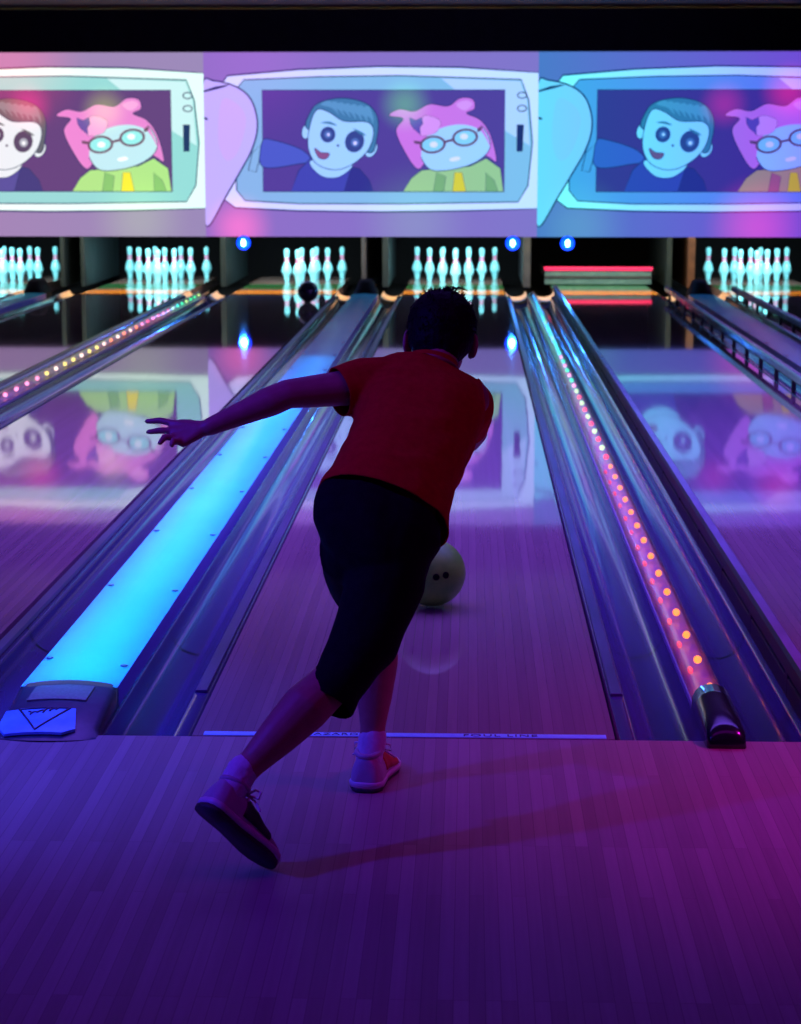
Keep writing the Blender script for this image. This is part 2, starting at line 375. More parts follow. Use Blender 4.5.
# wide divider caps (ball return covers)
def divider(cx, words, hooded=True):
    o = empty('divider_cap', (cx, 0, 0)); tag(o, words, 'divider', 'wide caps over the ball returns')
    W = .130
    pr = [(-W, -.1), (-W, .040)] + [(-W + 2*W*i/10, .047 + .012*math.sin(PI*i/10)) for i in range(11)] + [(W, .040), (W, -.1)]
    n = len(pr) - 1
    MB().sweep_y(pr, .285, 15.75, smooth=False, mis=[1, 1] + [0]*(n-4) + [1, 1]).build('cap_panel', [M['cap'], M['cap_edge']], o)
    for i in range(15):
        for x in (-.112, .112):
            y = .50 + i*.98 + (.08 if x < 0 else 0)
            r = [(.011*math.cos(2*PI*q/8) + x, y + .011*math.sin(2*PI*q/8), .0512) for q in range(8)]
            r2 = [(a, b, .0535) for a, b, z in r]
            MB().rings([r, r2]).build('screw', M['screw'], o)
    # sloping nose
    N = 14; rows = [(.30, .0490), (.262, .047), (.19, .040), (.09, .027), (-.01, .012), (-.052, .004), (-.07, -.0)]
    vs = []; fs = []
    for j, (y, z) in enumerate(rows):
        for i in range(N+1):
            t = -1 + 2*i/N
            wid = W*1.0
            yy = y + (.03*t*t if y < .2 else .008*(1-t*t)); zz = z + .012*(1-t*t)*(1 if j < 5 else .3)
            if abs(t) == 1: zz = max(0, zz-.006)
            vs.append((t*wid, yy, max(zz, .0)))
    for j in range(len(rows)-1):
        for i in range(N): a = j*(N+1)+i; fs.append((a, a+1, a+N+2, a+N+1))
    b = len(vs)
    for (x, y, z) in list(vs): vs.append((x, y, 0.0005 if y < 0.002 else -.06))
    for j in range(len(rows)-1):
        for i in (0, N):
            a = j*(N+1)+i; fs.append((a, a+N+1, a+N+1+b, a+b))
    for i in range(N): fs.append((i, i+1, i+1+b, i+b))
    nose = MB().add(vs, fs, 0, True).build('nose_cover', M['fascia'], o)
    def on_nose(x, y):
        for (y0, z0), (y1, z1) in zip(rows, rows[1:]):
            if y1 <= y <= y0: z = z1 + (z0-z1)*(y-y1)/(y0-y1); break
        return z + .012*(1-(x/W)**2)
    def patch(pts, name, m, lift, parent):
        g = MB(); n = len(pts)
        cx_, cy_ = sum(p[0] for p in pts)/n, sum(p[1] for p in pts)/n
        vs, fs = [], []; R = 6
        for q in range(1, R+1):
            for p in pts:
                x = cx_+(p[0]-cx_)*q/R; y = cy_+(p[1]-cy_)*q/R; vs.append((x, y, on_nose(x, y)+lift))
        vs.append((cx_, cy_, on_nose(cx_, cy_)+lift)); c0 = len(vs)-1
        for i in range(n):
            j = (i+1) % n; fs.append((c0, i, j))
            for q in range(R-1): fs.append((q*n+i, (q+1)*n+i, (q+1)*n+j, q*n+j))
        for i in range(n):   # a skirt so that the plate has thickness
            j = (i+1) % n; a = len(vs)
            vs += [vs[(R-1)*n+i], vs[(R-1)*n+j]]
            vs += [(vs[a+1][0], vs[a+1][1], vs[a+1][2]-lift-.004), (vs[a][0], vs[a][1], vs[a][2]-lift-.004)]
            fs.append((a, a+1, a+2, a+3))
        return g.add(vs, fs).build(name, m, parent)
    def edge(pts, k=5):
        r = []
        for i in range(len(pts)):
            a, b_ = pts[i], pts[(i+1) % len(pts)]
            for q in range(k): r.append((a[0]+(b_[0]-a[0])*q/k, a[1]+(b_[1]-a[1])*q/k))
        return r
    patch(edge([(-.085, .155), (.070, .155), (.076, .255), (-.079, .255)]), 'name_plate', M['plate'], .004, nose)
    bp = patch(edge([(-.127, .0), (-.10, -.045), (.045, -.045), (.075, -.02), (.055, .098), (-.126, .098)]), 'blue_badge', M['badge'], .003, nose)
    tri = [(-.09, .094), (.040, .094), (-.025, -.034)]
    for a, b_ in ((0, 1), (1, 2), (2, 0)):
        p, q = tri[a], tri[b_]
        MB().tube([(p[0]+(q[0]-p[0])*t/8, p[1]+(q[1]-p[1])*t/8, on_nose(p[0]+(q[0]-p[0])*t/8, p[1]+(q[1]-p[1])*t/8)+.004) for t in range(9)], .0028, 6).build('badge_outline', M['fascia'], nose)
    sc = [(-.062+.0022*t+.004*math.sin(t*.9), .062+.013*math.sin(t*.9+1.2)*(.6+.4*math.cos(t*.31))+.0008*t) for t in range(36)]
    MB().tube([(x, y, on_nose(x, y)+.004) for x, y in sc], .0024, 6).build('badge_script', M['fascia'], nose)
    # hood at the far end
    hood = []
    for z, wx, wy in ((.0, .126, .30), (.06, .12, .27), (.11, .095, .22), (.16, .080, .17), (.185, .06, .12)):
        hood.append([(wx*math.copysign(abs(math.cos(a))**.6, math.cos(a)), 15.95 + wy*math.copysign(abs(math.sin(a))**.6, math.sin(a)), z) for a in [2*PI*(i+.5)/20 for i in range(20)]])
    MB().rings(hood).build('return_hood', M['black'], o)
    return o
CAPX = {'AB': (CENTRES['A']+CENTRES['B'])/2, 'CD': (CENTRES['C']+CENTRES['D'])/2, 'EF': (CENTRES['E']+CENTRES['F'])/2}
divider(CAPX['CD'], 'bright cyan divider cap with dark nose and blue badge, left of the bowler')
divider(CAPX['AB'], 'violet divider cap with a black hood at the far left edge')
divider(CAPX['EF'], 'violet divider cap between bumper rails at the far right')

# dotted light tubes over the narrow dividers
def light_tube(cx, words, colour_of, second_to):
    o = empty('light_tube', (cx, 0, 0)); tag(o, words, 'light tube', 'dotted light tubes between lanes')
    R = .044; th = [PI*i/12 for i in range(13)]
    base = [(-.033, -.1), (-.033, -.003), (-R-.003, -.003), (-R-.003, .012), (-R+.004, .016), (R-.004, .016), (R+.003, .012), (R+.003, -.003), (.033, -.003), (.033, -.1)]
    MB().sweep_y(base, .10, 15.9, smooth=False).build('channel', M['channel'], o)
    arc = [(R*math.cos(t), .014 + R*1.15*math.sin(t)) for t in th]
    MB().sweep_y(arc, .27, 15.85).build('tube_cover', M['cover'], o)
    y = .37; i = 0
    mb = {}
    def bulb_or_glow(key, r, loc, long=1.25):
        if (key, r) not in mb:
            mb[key, r] = MB().sphere((0, 0, 0), (r, r*long, r), 12, 8).mesh('bulb_or_glow'); mb[key, r].materials.append(M['led_' + key])
        b = bpy.data.objects.new('bulb_or_glow', mb[key, r]); COL.objects.link(b); b.parent = o; b.location = loc
    while y < 15.8:
        bulb_or_glow(colour_of(i, y), .0115 if y < 4.4 else .0135, (.008, y, .040))
        if y < second_to: bulb_or_glow('glow', .008, (-.018, y-.055, .024), 4.0)  # long red blob drawn as the glow smear beside each LED
        y += .30; i += 1
    # black end cap reaching down onto the approach
    sec = []
    for y, h, wd in ((.275, .074, .052), (.20, .072, .052), (.06, .066, .052), (-.03, .058, .051), (-.060, .044, .049), (-.070, .02, .044)):
        sec.append([(wd*math.cos(PI*i/10), y, h*math.sin(PI*i/10)**.55 + .0005) for i in range(11)] + [(-wd*.6, y, .0005), (0, y, .0005), (wd*.6, y, .0005)])
    MB().rings(sec).build('end_cap', M['black_gloss'], o)
    return o
def col_de(i, y):
    if y < 4.4: return 'orange'
    if y < 7.4: return ('red', 'lime')[i % 2]
    if y < 9.6: return ('pink', 'green')[i % 2]
    if y < 13: return 'green' if i % 5 else 'lime'
    return 'cyan' if y < 14.8 else 'blue'
def col_bc(i, y):
    if y < 8.1: return 'pink'
    if y < 10.0: return 'yellow' if i % 3 else 'white'
    if y < 12: return 'white' if i % 2 else 'orange'
    if y < 13.6: return 'pink' if i % 2 else 'red'
    return 'green' if i % 3 else 'lime'
light_tube((CENTRES['D']+CENTRES['E'])/2, 'light tube of red and orange dots on the right of the bowler', col_de, 4.4)
light_tube((CENTRES['B']+CENTRES['C'])/2, 'light tube of yellow, red and green dots at the left edge', col_bc, 0)

# raised bumper rails
def bumper(x, words, side):
    o = empty('bumper_rail', (x, 0, 0)); tag(o, words, 'bumper rail', 'raised bumper rails')
    pr = [(-.018, .072), (-.022, .080), (-.022, .118), (-.014, .128), (.014, .128), (.022, .118), (.022, .080), (.018, .072)]
    sm_ = 1 if side > 0 else 0      # right-hand rails: the violet light on this face is put into its colour
    MB().sweep_y(pr, .15, 15.9, smooth=False, closed=True, cap=True, mis=[0, sm_, sm_, 1, 0, 0, 0, 0]).build('rail', [M['rail'], M['rail_lit']], o)
    if side < 0: MB().box(-.012, .012, .15, 15.9, -.0055, .05).build('lower_bar', M['rail'], o, bevel=.004)
    for i in range(22):
        y = .45 + i*.72
        MB().box(-.013, .013, y-.02, y+.02, -.0055, .078).build('post', M['rail'], o, bevel=.004)
    return o
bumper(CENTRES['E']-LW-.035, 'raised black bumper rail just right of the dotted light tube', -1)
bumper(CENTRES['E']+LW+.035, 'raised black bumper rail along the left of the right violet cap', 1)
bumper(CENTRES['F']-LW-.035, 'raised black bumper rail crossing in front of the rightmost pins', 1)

# ------------------------------------------------------------------ pins
PIN = [(.0258, 0), (.0285, .008), (.0300, .022), (.0358, .057), (.0455, .084), (.0580, .104), (.0605, .1145), (.0598, .128), (.0555, .152), (.0465, .184), (.0365, .203), (.0295, .219), (.0249, .236), (.0233, .250), (.0238, .264), (.0258, .284), (.0290, .306), (.0318, .328), (.0323, .340), (.0308, .355), (.0255, .369), (.0165, .377), (.006, .381)]
def band(z0, z1, d=.0006):
    def r(z):
        for (r0, a), (r1, b) in zip(PIN, PIN[1:]):
            if a <= z <= b: return r0+(r1-r0)*(z-a)/(b-a)
    zs = [z0+(z1-z0)*i/4 for i in range(5)]
    return [(r(z0)-.002, z0)] + [(r(z)+d, z) for z in zs] + [(r(z1)-.002, z1)]
def make_pin():
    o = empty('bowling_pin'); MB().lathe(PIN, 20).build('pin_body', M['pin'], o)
    for a, b in ((.226, .246), (.256, .276)): MB().lathe(band(a, b), 20).build('neck_stripe', M['pinred'], o)
    return o
SP = .3048; RW = SP*math.sqrt(3)/2
SPOTS = {1: (0, 0), 2: (-.5, 1), 3: (.5, 1), 4: (-1, 2), 5: (0, 2), 6: (1, 2), 7: (-1.5, 3), 8: (-.5, 3), 9: (.5, 3), 10: (1.5, 3)}
PINW = {1: 'head pin at the front', 2: 'left pin of the second row', 3: 'right pin of the second row', 4: 'left pin of the third row', 5: 'middle pin of the third row', 6: 'right pin of the third row',
        7: 'left corner pin of the back row', 8: 'second pin from left, back row', 9: 'third pin from left, back row', 10: 'right corner pin of the back row'}
STAND = {'A': [1, 2, 3, 5, 6, 8, 9, 10], 'B': range(1, 11), 'C': [1, 2, 3, 5, 6, 9, 10], 'D': range(1, 11), 'F': range(1, 11)}
PLN = {'A': 'far left lane', 'B': 'second lane from left', 'C': 'lane with the dark ball', 'D': "bowler's own lane", 'F': 'far right lane'}
proto = None
for k, pins in STAND.items():
    for p in pins:
        o = make_pin() if proto is None else copy_tree(proto)
        proto = proto or o
        a, b = SPOTS[p]; o.location = (CENTRES[k] + a*SP, 18.288 + b*RW, .0002); o.rotation_euler.z = random.uniform(0, 6)
        tag(o, 'white pin, %s, %s' % (PINW[p], PLN[k]), 'bowling pin', 'pins on the ' + PLN[k])
for k in STAND:
    l = area('pin_light_' + k.lower(), (CENTRES[k], 17.45, 1.05), (CENTRES[k], 18.75, .12), (1.0, .12), 15, (.66, .94, 1.0))
    l.data.spread = math.radians(80)
l = area('pin_light_e', (CENTRES['E'], 17.2, 1.1), (CENTRES['E'], 17.7, .0), (.8, .1), 4, (.8, 1, .8))
area('deck_light', (-.9, 17.05, 1.3), (-.9, 16.75, 0), (9.5, .1), 210, (1.0, .72, .45))

# pin machine partitions
def kick(x, wd, words, m):
    s = MB().box(x-wd/2, x+wd/2, 17.85, 20.1, -.02, 2.3)
    o = s.build('kickback_panel', M[m], bevel=.008)
    tag(o, words, 'partition', 'partitions between pin decks'); return o
GW = LW+.235
kick(CAPX['AB']-.115, .05, 'dark partition left of the second lane, behind the left violet cap', 'teal')
kick(CAPX['AB']+.115, .05, 'dark partition directly left of the second set of pins', 'teal')
kick((CENTRES['B']+CENTRES['C'])/2, .06, 'teal partition right of the second set of pins', 'teal')
kick(CAPX['CD']-.125, .05, 'narrow grey partition right of the pins on the dark ball lane', 'greypost')
kick(CAPX['CD']+.12, .07, 'teal partition left of the pins ahead of the bowler', 'teal')
kick((CENTRES['D']+CENTRES['E'])/2, .08, 'grey partition left of the red light bar', 'greypost')
kick(CAPX['EF']-.125, .06, 'dark teal partition right of the red light bar', 'teal')
kick(CAPX['EF']+.12, .08, 'brown partition left of the rightmost pins', 'brown')

# lowered sweep on the empty lane
o = empty('pin_sweep', (CENTRES['E'], 18.0, 0)); tag(o, 'lowered pin sweep with a red light bar on the empty lane', 'pin sweep')
MB().box(-.60, .60, 0, .03, .01, .165).build('sweep_board', M['teal_board'], o, bevel=.004)
MB().box(-.60, .60, -.008, .0, .075, .105).build('board_stripe', M['greypost'], o)
MB().tube([(-.60, .0, .185), (.60, .0, .185)], .022, 12).build('light_bar', M['red_tube'], o)
for sx in (-1, 1): MB().box(sx*.62-.015, sx*.62+.015, -.02, .9, .12, .2).build('sweep_arm', M['black'], o, bevel=.004)

# blue lamps under the screens
def blue_lamp(x, words):
    o = empty('blue_lamp', (x, 16.55, .53)); tag(o, words, 'lamp', 'small blue lamps under the screens')
    MB().lathe([(.030, -.02), (.045, .0), (.045, .04), (.03, .055)], 16, c=(0, .045, -.015)).build('housing', M['black'], o)
    ref = MB().sphere((0, .022, 0), (.076, .012, .076), 20, 8); ref.build('halo_disc', M['blue_halo'], o)  # glowing disc drawn as the halo around the lens
    MB().sphere((0, 0, 0), (.022, .02, .036), 14, 10).build('lens', M['blue_lens'], o)
    MB().box(-.006, .006, .03, .042, .03, .08).build('bracket', M['black'], o)
    l = bpy.data.lights.new('blue_lamp_light', 'POINT'); l.energy = 9; l.color = (.02, .22, 1); l.shadow_soft_size = .04
    lo = bpy.data.objects.new('blue_lamp_light', l); COL.objects.link(lo); lo.location = (0, -.09, -.02); lo.parent = o
    return o
blue_lamp(-2.229, 'bright blue lamp under the left seam of the screens')
blue_lamp(.614, 'bright blue lamp just right of the pins ahead of the bowler')
blue_lamp(1.19, 'bright blue lamp above the left end of the red light bar')

# ------------------------------------------------------------------ bowling balls
def ball(loc, r, m, words, holes):
    o = empty('bowling_ball', loc); tag(o, words, 'bowling ball')
    MB().sphere((0, 0, 0), r, 40, 24).build('ball_shell', m, o)
    for d, rr in holes:
        d = Vector(d).normalized(); q = d.to_track_quat('Z', 'Y').to_matrix()
        ring = [[d*(r*math.cos(rr/r) + h) + q @ Vector((k*rr*math.cos(2*PI*i/16), k*rr*math.sin(2*PI*i/16), 0)) for i in range(16)] for h, k in ((.0006, 1.0), (.0012, .96), (.0012, .5), (.0012, .05))]
        MB().rings(ring).build('finger_hole', M['gap'], o)
    return o
bp_ = P(432, 575, 1.50)
ball((bp_.x, 1.50, .113), .1085, M['ball_green'], 'green bowling ball with two finger holes, just released by the bowler',
     [((.14, -.98, .07), .011), ((.41, -.87, .11), .011), ((-.55, -.8, .1), .013)])
dk = P(308, 292, 15.2)
ball((dk.x, 15.2, .1085), .104, M['ball_dark'], 'dark bowling ball rolling toward the pins on the lane left of the bowler', [((.3, -.6, .8), .013), ((.0, -.6, .85), .013), ((.2, -.9, .4), .015)])

# ------------------------------------------------------------------ projection screens
def lin(c): return tuple((x/255/12.92 if x/255 <= .04045 else ((x/255+.055)/1.055)**2.4) for x in c)
def screen_mat(name, t0, t1, party_glows):  # tint ramp and spots put the party-light colour into the picture
    m = bpy.data.materials.new(name); m.use_nodes = True; nt = m.node_tree; nt.nodes.clear()
    out = nt.nodes.new('ShaderNodeOutputMaterial'); em = nt.nodes.new('ShaderNodeEmission')
    at = nt.nodes.new('ShaderNodeAttribute'); at.attribute_name = 'Col'
    tc = nt.nodes.new('ShaderNodeTexCoord'); sp = nt.nodes.new('ShaderNodeSeparateXYZ'); nt.links.new(tc.outputs['Object'], sp.inputs[0])
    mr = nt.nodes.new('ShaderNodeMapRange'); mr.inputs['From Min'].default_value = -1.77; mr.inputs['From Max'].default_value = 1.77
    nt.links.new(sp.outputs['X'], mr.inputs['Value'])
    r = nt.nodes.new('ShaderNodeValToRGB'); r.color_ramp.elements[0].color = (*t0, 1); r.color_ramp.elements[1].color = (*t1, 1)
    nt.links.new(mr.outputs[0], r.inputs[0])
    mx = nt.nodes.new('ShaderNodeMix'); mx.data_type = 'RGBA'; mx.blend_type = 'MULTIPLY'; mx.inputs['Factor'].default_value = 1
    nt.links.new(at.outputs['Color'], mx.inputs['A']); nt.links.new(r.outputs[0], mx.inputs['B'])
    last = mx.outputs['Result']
    for gx, gz, rad, c in party_glows:
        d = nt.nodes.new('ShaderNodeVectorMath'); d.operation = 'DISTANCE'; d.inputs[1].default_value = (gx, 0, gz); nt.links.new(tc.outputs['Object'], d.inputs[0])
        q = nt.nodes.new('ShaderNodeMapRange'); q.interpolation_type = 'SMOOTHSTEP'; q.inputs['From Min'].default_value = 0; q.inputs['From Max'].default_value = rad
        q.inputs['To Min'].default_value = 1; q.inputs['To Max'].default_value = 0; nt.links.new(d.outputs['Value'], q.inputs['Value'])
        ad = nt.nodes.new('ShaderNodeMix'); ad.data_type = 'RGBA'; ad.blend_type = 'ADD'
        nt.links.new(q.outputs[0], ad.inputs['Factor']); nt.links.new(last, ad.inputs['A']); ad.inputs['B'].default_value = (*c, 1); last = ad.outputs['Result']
    nt.links.new(last, em.inputs[0]); em.inputs[1].default_value = 1.2
    nt.links.new(em.outputs[0], out.inputs[0]); return m
PAL = {'bg': (150, 128, 172), 'frame': (228, 250, 244), 'line': (36, 56, 96), 'bezel': (146, 208, 204), 'glare': (200, 232, 232), 'pic': (98, 66, 120), 'face': (222, 232, 234),
       'hair': (98, 100, 108), 'hair2': (128, 132, 138), 'socket': (88, 72, 100), 'iris': (170, 175, 185), 'white': (245, 250, 250), 'mouth': (150, 95, 125), 'jacket': (88, 80, 150), 'jacket2': (70, 62, 122), 'arm': (96, 98, 178),
       'pink': (226, 132, 202), 'pink2': (240, 165, 215), 'gface': (188, 226, 232), 'glass': (112, 78, 100), 'lens': (150, 232, 228), 'green': (172, 220, 132), 'green2': (135, 190, 110), 'yellow': (242, 226, 60), 'bow': (110, 85, 160), 'hand': (206, 206, 232), 'hand2': (216, 200, 226)}
BASE = dict(PAL)
class Art:
    """layered flat picture; x 0..331, y 0..185 as on the screen, y down"""
    def __init__(s): s.mb = MB(); s.cols = []; s.layer = 0
    def poly(s, pts, col, line=0, smooth=True, lcol='line'):
        pts = [(p[0], p[1]) for p in (closed_curve(pts, 6) if smooth else pts)]
        def put(ps, c):
            s.layer += 1; off = -.0002*s.layer
            vs = [((min(max(x, .0), 331)/331 - .5)*3.505, off, (.5 - min(max(y, 0), 185)/185)*1.91) for x, y in ps]
            s.mb.add(vs, [tuple(range(len(vs)))]); s.cols.append(lin(PAL[c]))
        if line:
            n = len(pts); ps = []
            ar = sum(pts[i][0]*pts[(i+1) % n][1]-pts[(i+1) % n][0]*pts[i][1] for i in range(n))
            for i in range(n):
                a, b = pts[i-1], pts[(i+1) % n]; tx, ty = b[0]-a[0], b[1]-a[1]; L = math.hypot(tx, ty) or 1
                sg = 1 if ar > 0 else -1; ps.append((pts[i][0]+sg*ty/L*line, pts[i][1]-sg*tx/L*line))
            put(ps, lcol)
        put(pts, col)
    def ell(s, x, y, a, b, col, line=0, rot=0, lcol='line'):
        c, d = math.cos(rot), math.sin(rot)
        s.poly([(x+a*math.cos(t)*c-b*math.sin(t)*d, y+a*math.cos(t)*d+b*math.sin(t)*c) for t in [2*PI*i/24 for i in range(24)]], col, line, False, lcol)
def pic():
    a = Art(); X = lambda u: u-206; Y = lambda v: v-52
    def q(*pts): return [(X(u), Y(v)) for u, v in pts]
    a.poly([(0, 0), (331, 0), (331, 185), (0, 185)], 'bg', smooth=False)
    a.poly(q((224, 84), (230, 76), (300, 70), (380, 67), (460, 68), (537, 73), (537, 208), (460, 210), (380, 211), (300, 210), (236, 207), (224, 198), (240, 140)), 'frame', 1.6, False)
    a.poly(q((238, 90), (246, 80), (320, 77), (400, 76), (520, 80), (527, 100), (531, 142), (527, 185), (518, 201), (400, 203), (300, 203), (246, 200), (238, 190)), 'bezel', 1.2, False)
    a.poly(q((441, 78), (519, 81), (526, 100), (529, 145), (504, 130), (504, 92), (458, 92)), 'glare', 0, False)
    a.poly(q((264, 90), (504, 90), (504, 191), (264, 191)), 'pic', .8, False)
    # outstretched arm and zombie-pale man
    a.poly(q((264, 141), (275, 140), (302, 149), (312, 160), (300, 163), (264, 166)), 'arm', .8)
    a.poly(q((292, 191), (300, 170), (312, 158), (340, 165), (358, 168), (372, 191)), 'jacket', .8, False)
    a.poly(q((345, 191), (352, 168), (360, 168), (370, 180), (374, 191)), 'jacket2', .5, False)
    a.poly(q((312, 160), (322, 175), (340, 176), (352, 163)), 'face', .6)
    a.ell(X(307.5), Y(131), 4, 7, 'face', .7, .2); a.ell(X(372), Y(149), 5, 8, 'face', .7, .5)
    a.poly(q((309, 128), (312, 112), (322, 102), (345, 98), (368, 104), (378, 118), (377, 138), (370, 152), (340, 130)), 'hair', .9)
    a.poly(q((318, 110), (330, 112), (345, 121), (368, 122), (374, 132), (368, 150), (352, 164), (335, 169), (318, 163), (310, 148), (311, 128)), 'face', .8)
    for i in range(7): a.poly(q((322+6.5*i, 104+1.2*i), (330+6.5*i, 100+.9*i), (336+6.3*i, 106+1.6*i), (340+5.6*i, 114+1.6*i), (333+6.3*i, 107.5+1.6*i)), 'hair2', 0)
    a.ell(X(329), Y(134), 7.5, 8, 'socket', 0, .2); a.ell(X(329), Y(134), 3.6, 3.8, 'iris'); a.ell(X(329.5), Y(134), 1.3, 1.4, 'white')
    a.ell(X(355.5), Y(141), 9.5, 11, 'socket', 0, .3); a.ell(X(356), Y(142), 4.2, 4.4, 'iris'); a.ell(X(356), Y(142.5), 1.8, 1.8, 'white')
    a.poly(q((322, 122), (331, 121), (338, 125), (330, 123.5)), 'hair'); a.poly(q((354, 128), (362, 131), (367, 135), (361, 133.5)), 'hair')
    a.ell(X(339), Y(145), 1.3, 1.3, 'socket'); a.poly(q((316, 148), (322, 152), (330, 153), (327, 158), (320, 157)), 'mouth', .6)
    # woman with pink hair and glasses
    a.poly(q((390, 115), (400, 109), (415, 111), (430, 104), (448, 106), (460, 98), (472, 99), (474, 108), (466, 113), (480, 120), (490, 135), (496, 160), (488, 156), (470, 150), (430, 160), (418, 168), (405, 150), (397, 130), (404, 118)), 'pink', .8)
    a.poly(q((404, 191), (412, 178), (422, 170), (445, 168), (470, 166), (486, 158), (500, 168), (503, 191)), 'green', .8, False)
    a.poly(q((434, 191), (437, 172), (446, 176), (444, 191)), 'green2', .4, False); a.poly(q((486, 191), (486, 172), (494, 180), (498, 191)), 'green2', .4, False)
    a.poly(q((453, 191), (455, 172), (462, 172), (466, 191)), 'yellow', .4, False)
    a.poly(q((420, 150), (424, 130), (445, 122), (475, 122), (488, 136), (488, 150), (474, 162), (450, 169), (430, 168)), 'gface', .8)
    a.poly(q((418, 128), (432, 122), (456, 116), (476, 120), (486, 134), (490, 146), (480, 130), (462, 124), (440, 128), (424, 140), (420, 162), (410, 150)), 'pink', 0)
    a.poly(q((424, 116), (440, 120), (436, 132), (420, 134)), 'pink2', .3); a.poly(q((456, 104), (466, 100), (472, 104), (464, 110)), 'pink2')
    a.poly(q((410, 117), (416, 120), (422, 117), (423, 123), (420, 127), (421, 134), (414, 128), (411, 123)), 'bow', .4, False)
    a.ell(X(433), Y(144), 13, 9, 'glass', 0, -.12); a.ell(X(433), Y(144), 10.5, 6.8, 'lens', 0, -.12); a.ell(X(434), Y(144), 4, 3, 'white')
    a.ell(X(465), Y(137), 13, 9, 'glass', 0, -.12); a.ell(X(465), Y(137), 10.5, 6.8, 'lens', 0, -.12); a.ell(X(464), Y(136), 4, 3, 'white')
    a.poly(q((445, 140), (453, 138), (453, 140.5), (445, 142.5)), 'glass', 0, False); a.poly(q((414, 140), (423, 141), (422, 144), (415, 143)), 'glass', 0, False); a.poly(q((477, 128), (482, 125), (481, 130), (477, 132)), 'glass', 0, False)
    a.poly(q((450, 158), (458, 156), (460, 159), (452, 161)), 'white')
    # phone buttons
    for yy in (95, 108): a.ell(X(521), Y(yy), 5, 3.6, 'line'); a.ell(X(521), Y(yy), 3.8, 2.5, 'glare')
    a.poly(q((516, 124), (523, 124), (522, 151), (516, 151)), 'line', 0, False)
    # big thumb at the left edge
    a.poly(q((206, 84), (216, 81), (236, 86), (250, 96), (257, 112), (258, 130), (252, 150), (240, 172), (226, 196), (208, 226), (206, 200), (206, 140)), 'hand', 1.6)
    a.poly(q((224, 100), (240, 104), (248, 120), (240, 150), (228, 160), (220, 140)), 'hand2')
    a.poly(q((206, 92), (222, 88), (232, 85), (228, 84.5), (218, 86), (206, 90)), 'line', 0, False)
    a.ell(X(208), Y(118), 2.2, 1.2, 'line', 0, .4)
    a.poly(q((250, 170), (254, 152), (262, 144), (260, 160), (257, 171)), 'bezel', .9, False)
    return a
def screen(i, words, t0, t1, party_glows, tones=None):
    PAL.clear(); PAL.update(BASE); PAL.update(tones or {})
    x0 = -2.636 + (i-1)*3.505
    o = empty('projection_screen', (x0+1.7525, SCREEN_Y, 1.547)); tag(o, words, 'screen', 'projection screens above the pins')
    a = pic(); me = a.mb.mesh('picture')
    ca = me.color_attributes.new('Col', 'FLOAT_COLOR', 'CORNER')
    for p, c in zip(me.polygons, a.cols):
        for li in p.loop_indices: ca.data[li].color = (*c, 1)
    m = screen_mat('screen_light_%d' % i, t0, t1, party_glows)
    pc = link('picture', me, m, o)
    MB().box(-1.7515, 1.7515, .001, .05, -.955, .955).build('screen_panel', M['black'], o)
    return o
def tl(r, g, b): return (r**2.2, g**2.2, b**2.2)
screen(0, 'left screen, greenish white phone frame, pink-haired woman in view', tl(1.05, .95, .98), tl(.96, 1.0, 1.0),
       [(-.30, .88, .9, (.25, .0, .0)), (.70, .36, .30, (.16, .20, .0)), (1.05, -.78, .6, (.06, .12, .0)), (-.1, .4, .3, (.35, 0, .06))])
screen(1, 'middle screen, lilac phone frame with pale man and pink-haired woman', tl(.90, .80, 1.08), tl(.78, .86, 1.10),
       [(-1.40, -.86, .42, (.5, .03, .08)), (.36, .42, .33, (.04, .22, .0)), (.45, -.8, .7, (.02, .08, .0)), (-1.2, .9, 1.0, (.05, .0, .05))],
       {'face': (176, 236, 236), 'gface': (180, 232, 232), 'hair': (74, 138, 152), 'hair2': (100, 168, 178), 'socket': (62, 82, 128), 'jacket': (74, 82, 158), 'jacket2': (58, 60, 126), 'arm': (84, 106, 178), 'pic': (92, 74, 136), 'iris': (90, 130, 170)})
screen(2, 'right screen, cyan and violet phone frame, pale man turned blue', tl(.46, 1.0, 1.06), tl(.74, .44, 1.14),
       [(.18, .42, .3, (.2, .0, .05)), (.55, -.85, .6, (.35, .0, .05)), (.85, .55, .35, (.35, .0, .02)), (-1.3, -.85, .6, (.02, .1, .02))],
       {'face': (176, 236, 236), 'gface': (180, 232, 232), 'hair': (74, 138, 152), 'hair2': (100, 168, 178), 'socket': (62, 82, 128), 'jacket': (74, 82, 158), 'jacket2': (58, 60, 126), 'arm': (84, 106, 178), 'pic': (88, 64, 130), 'iris': (90, 130, 170), 'bg': (150, 116, 176), 'green': (200, 170, 120), 'green2': (190, 110, 120), 'bezel': (124, 164, 206)})

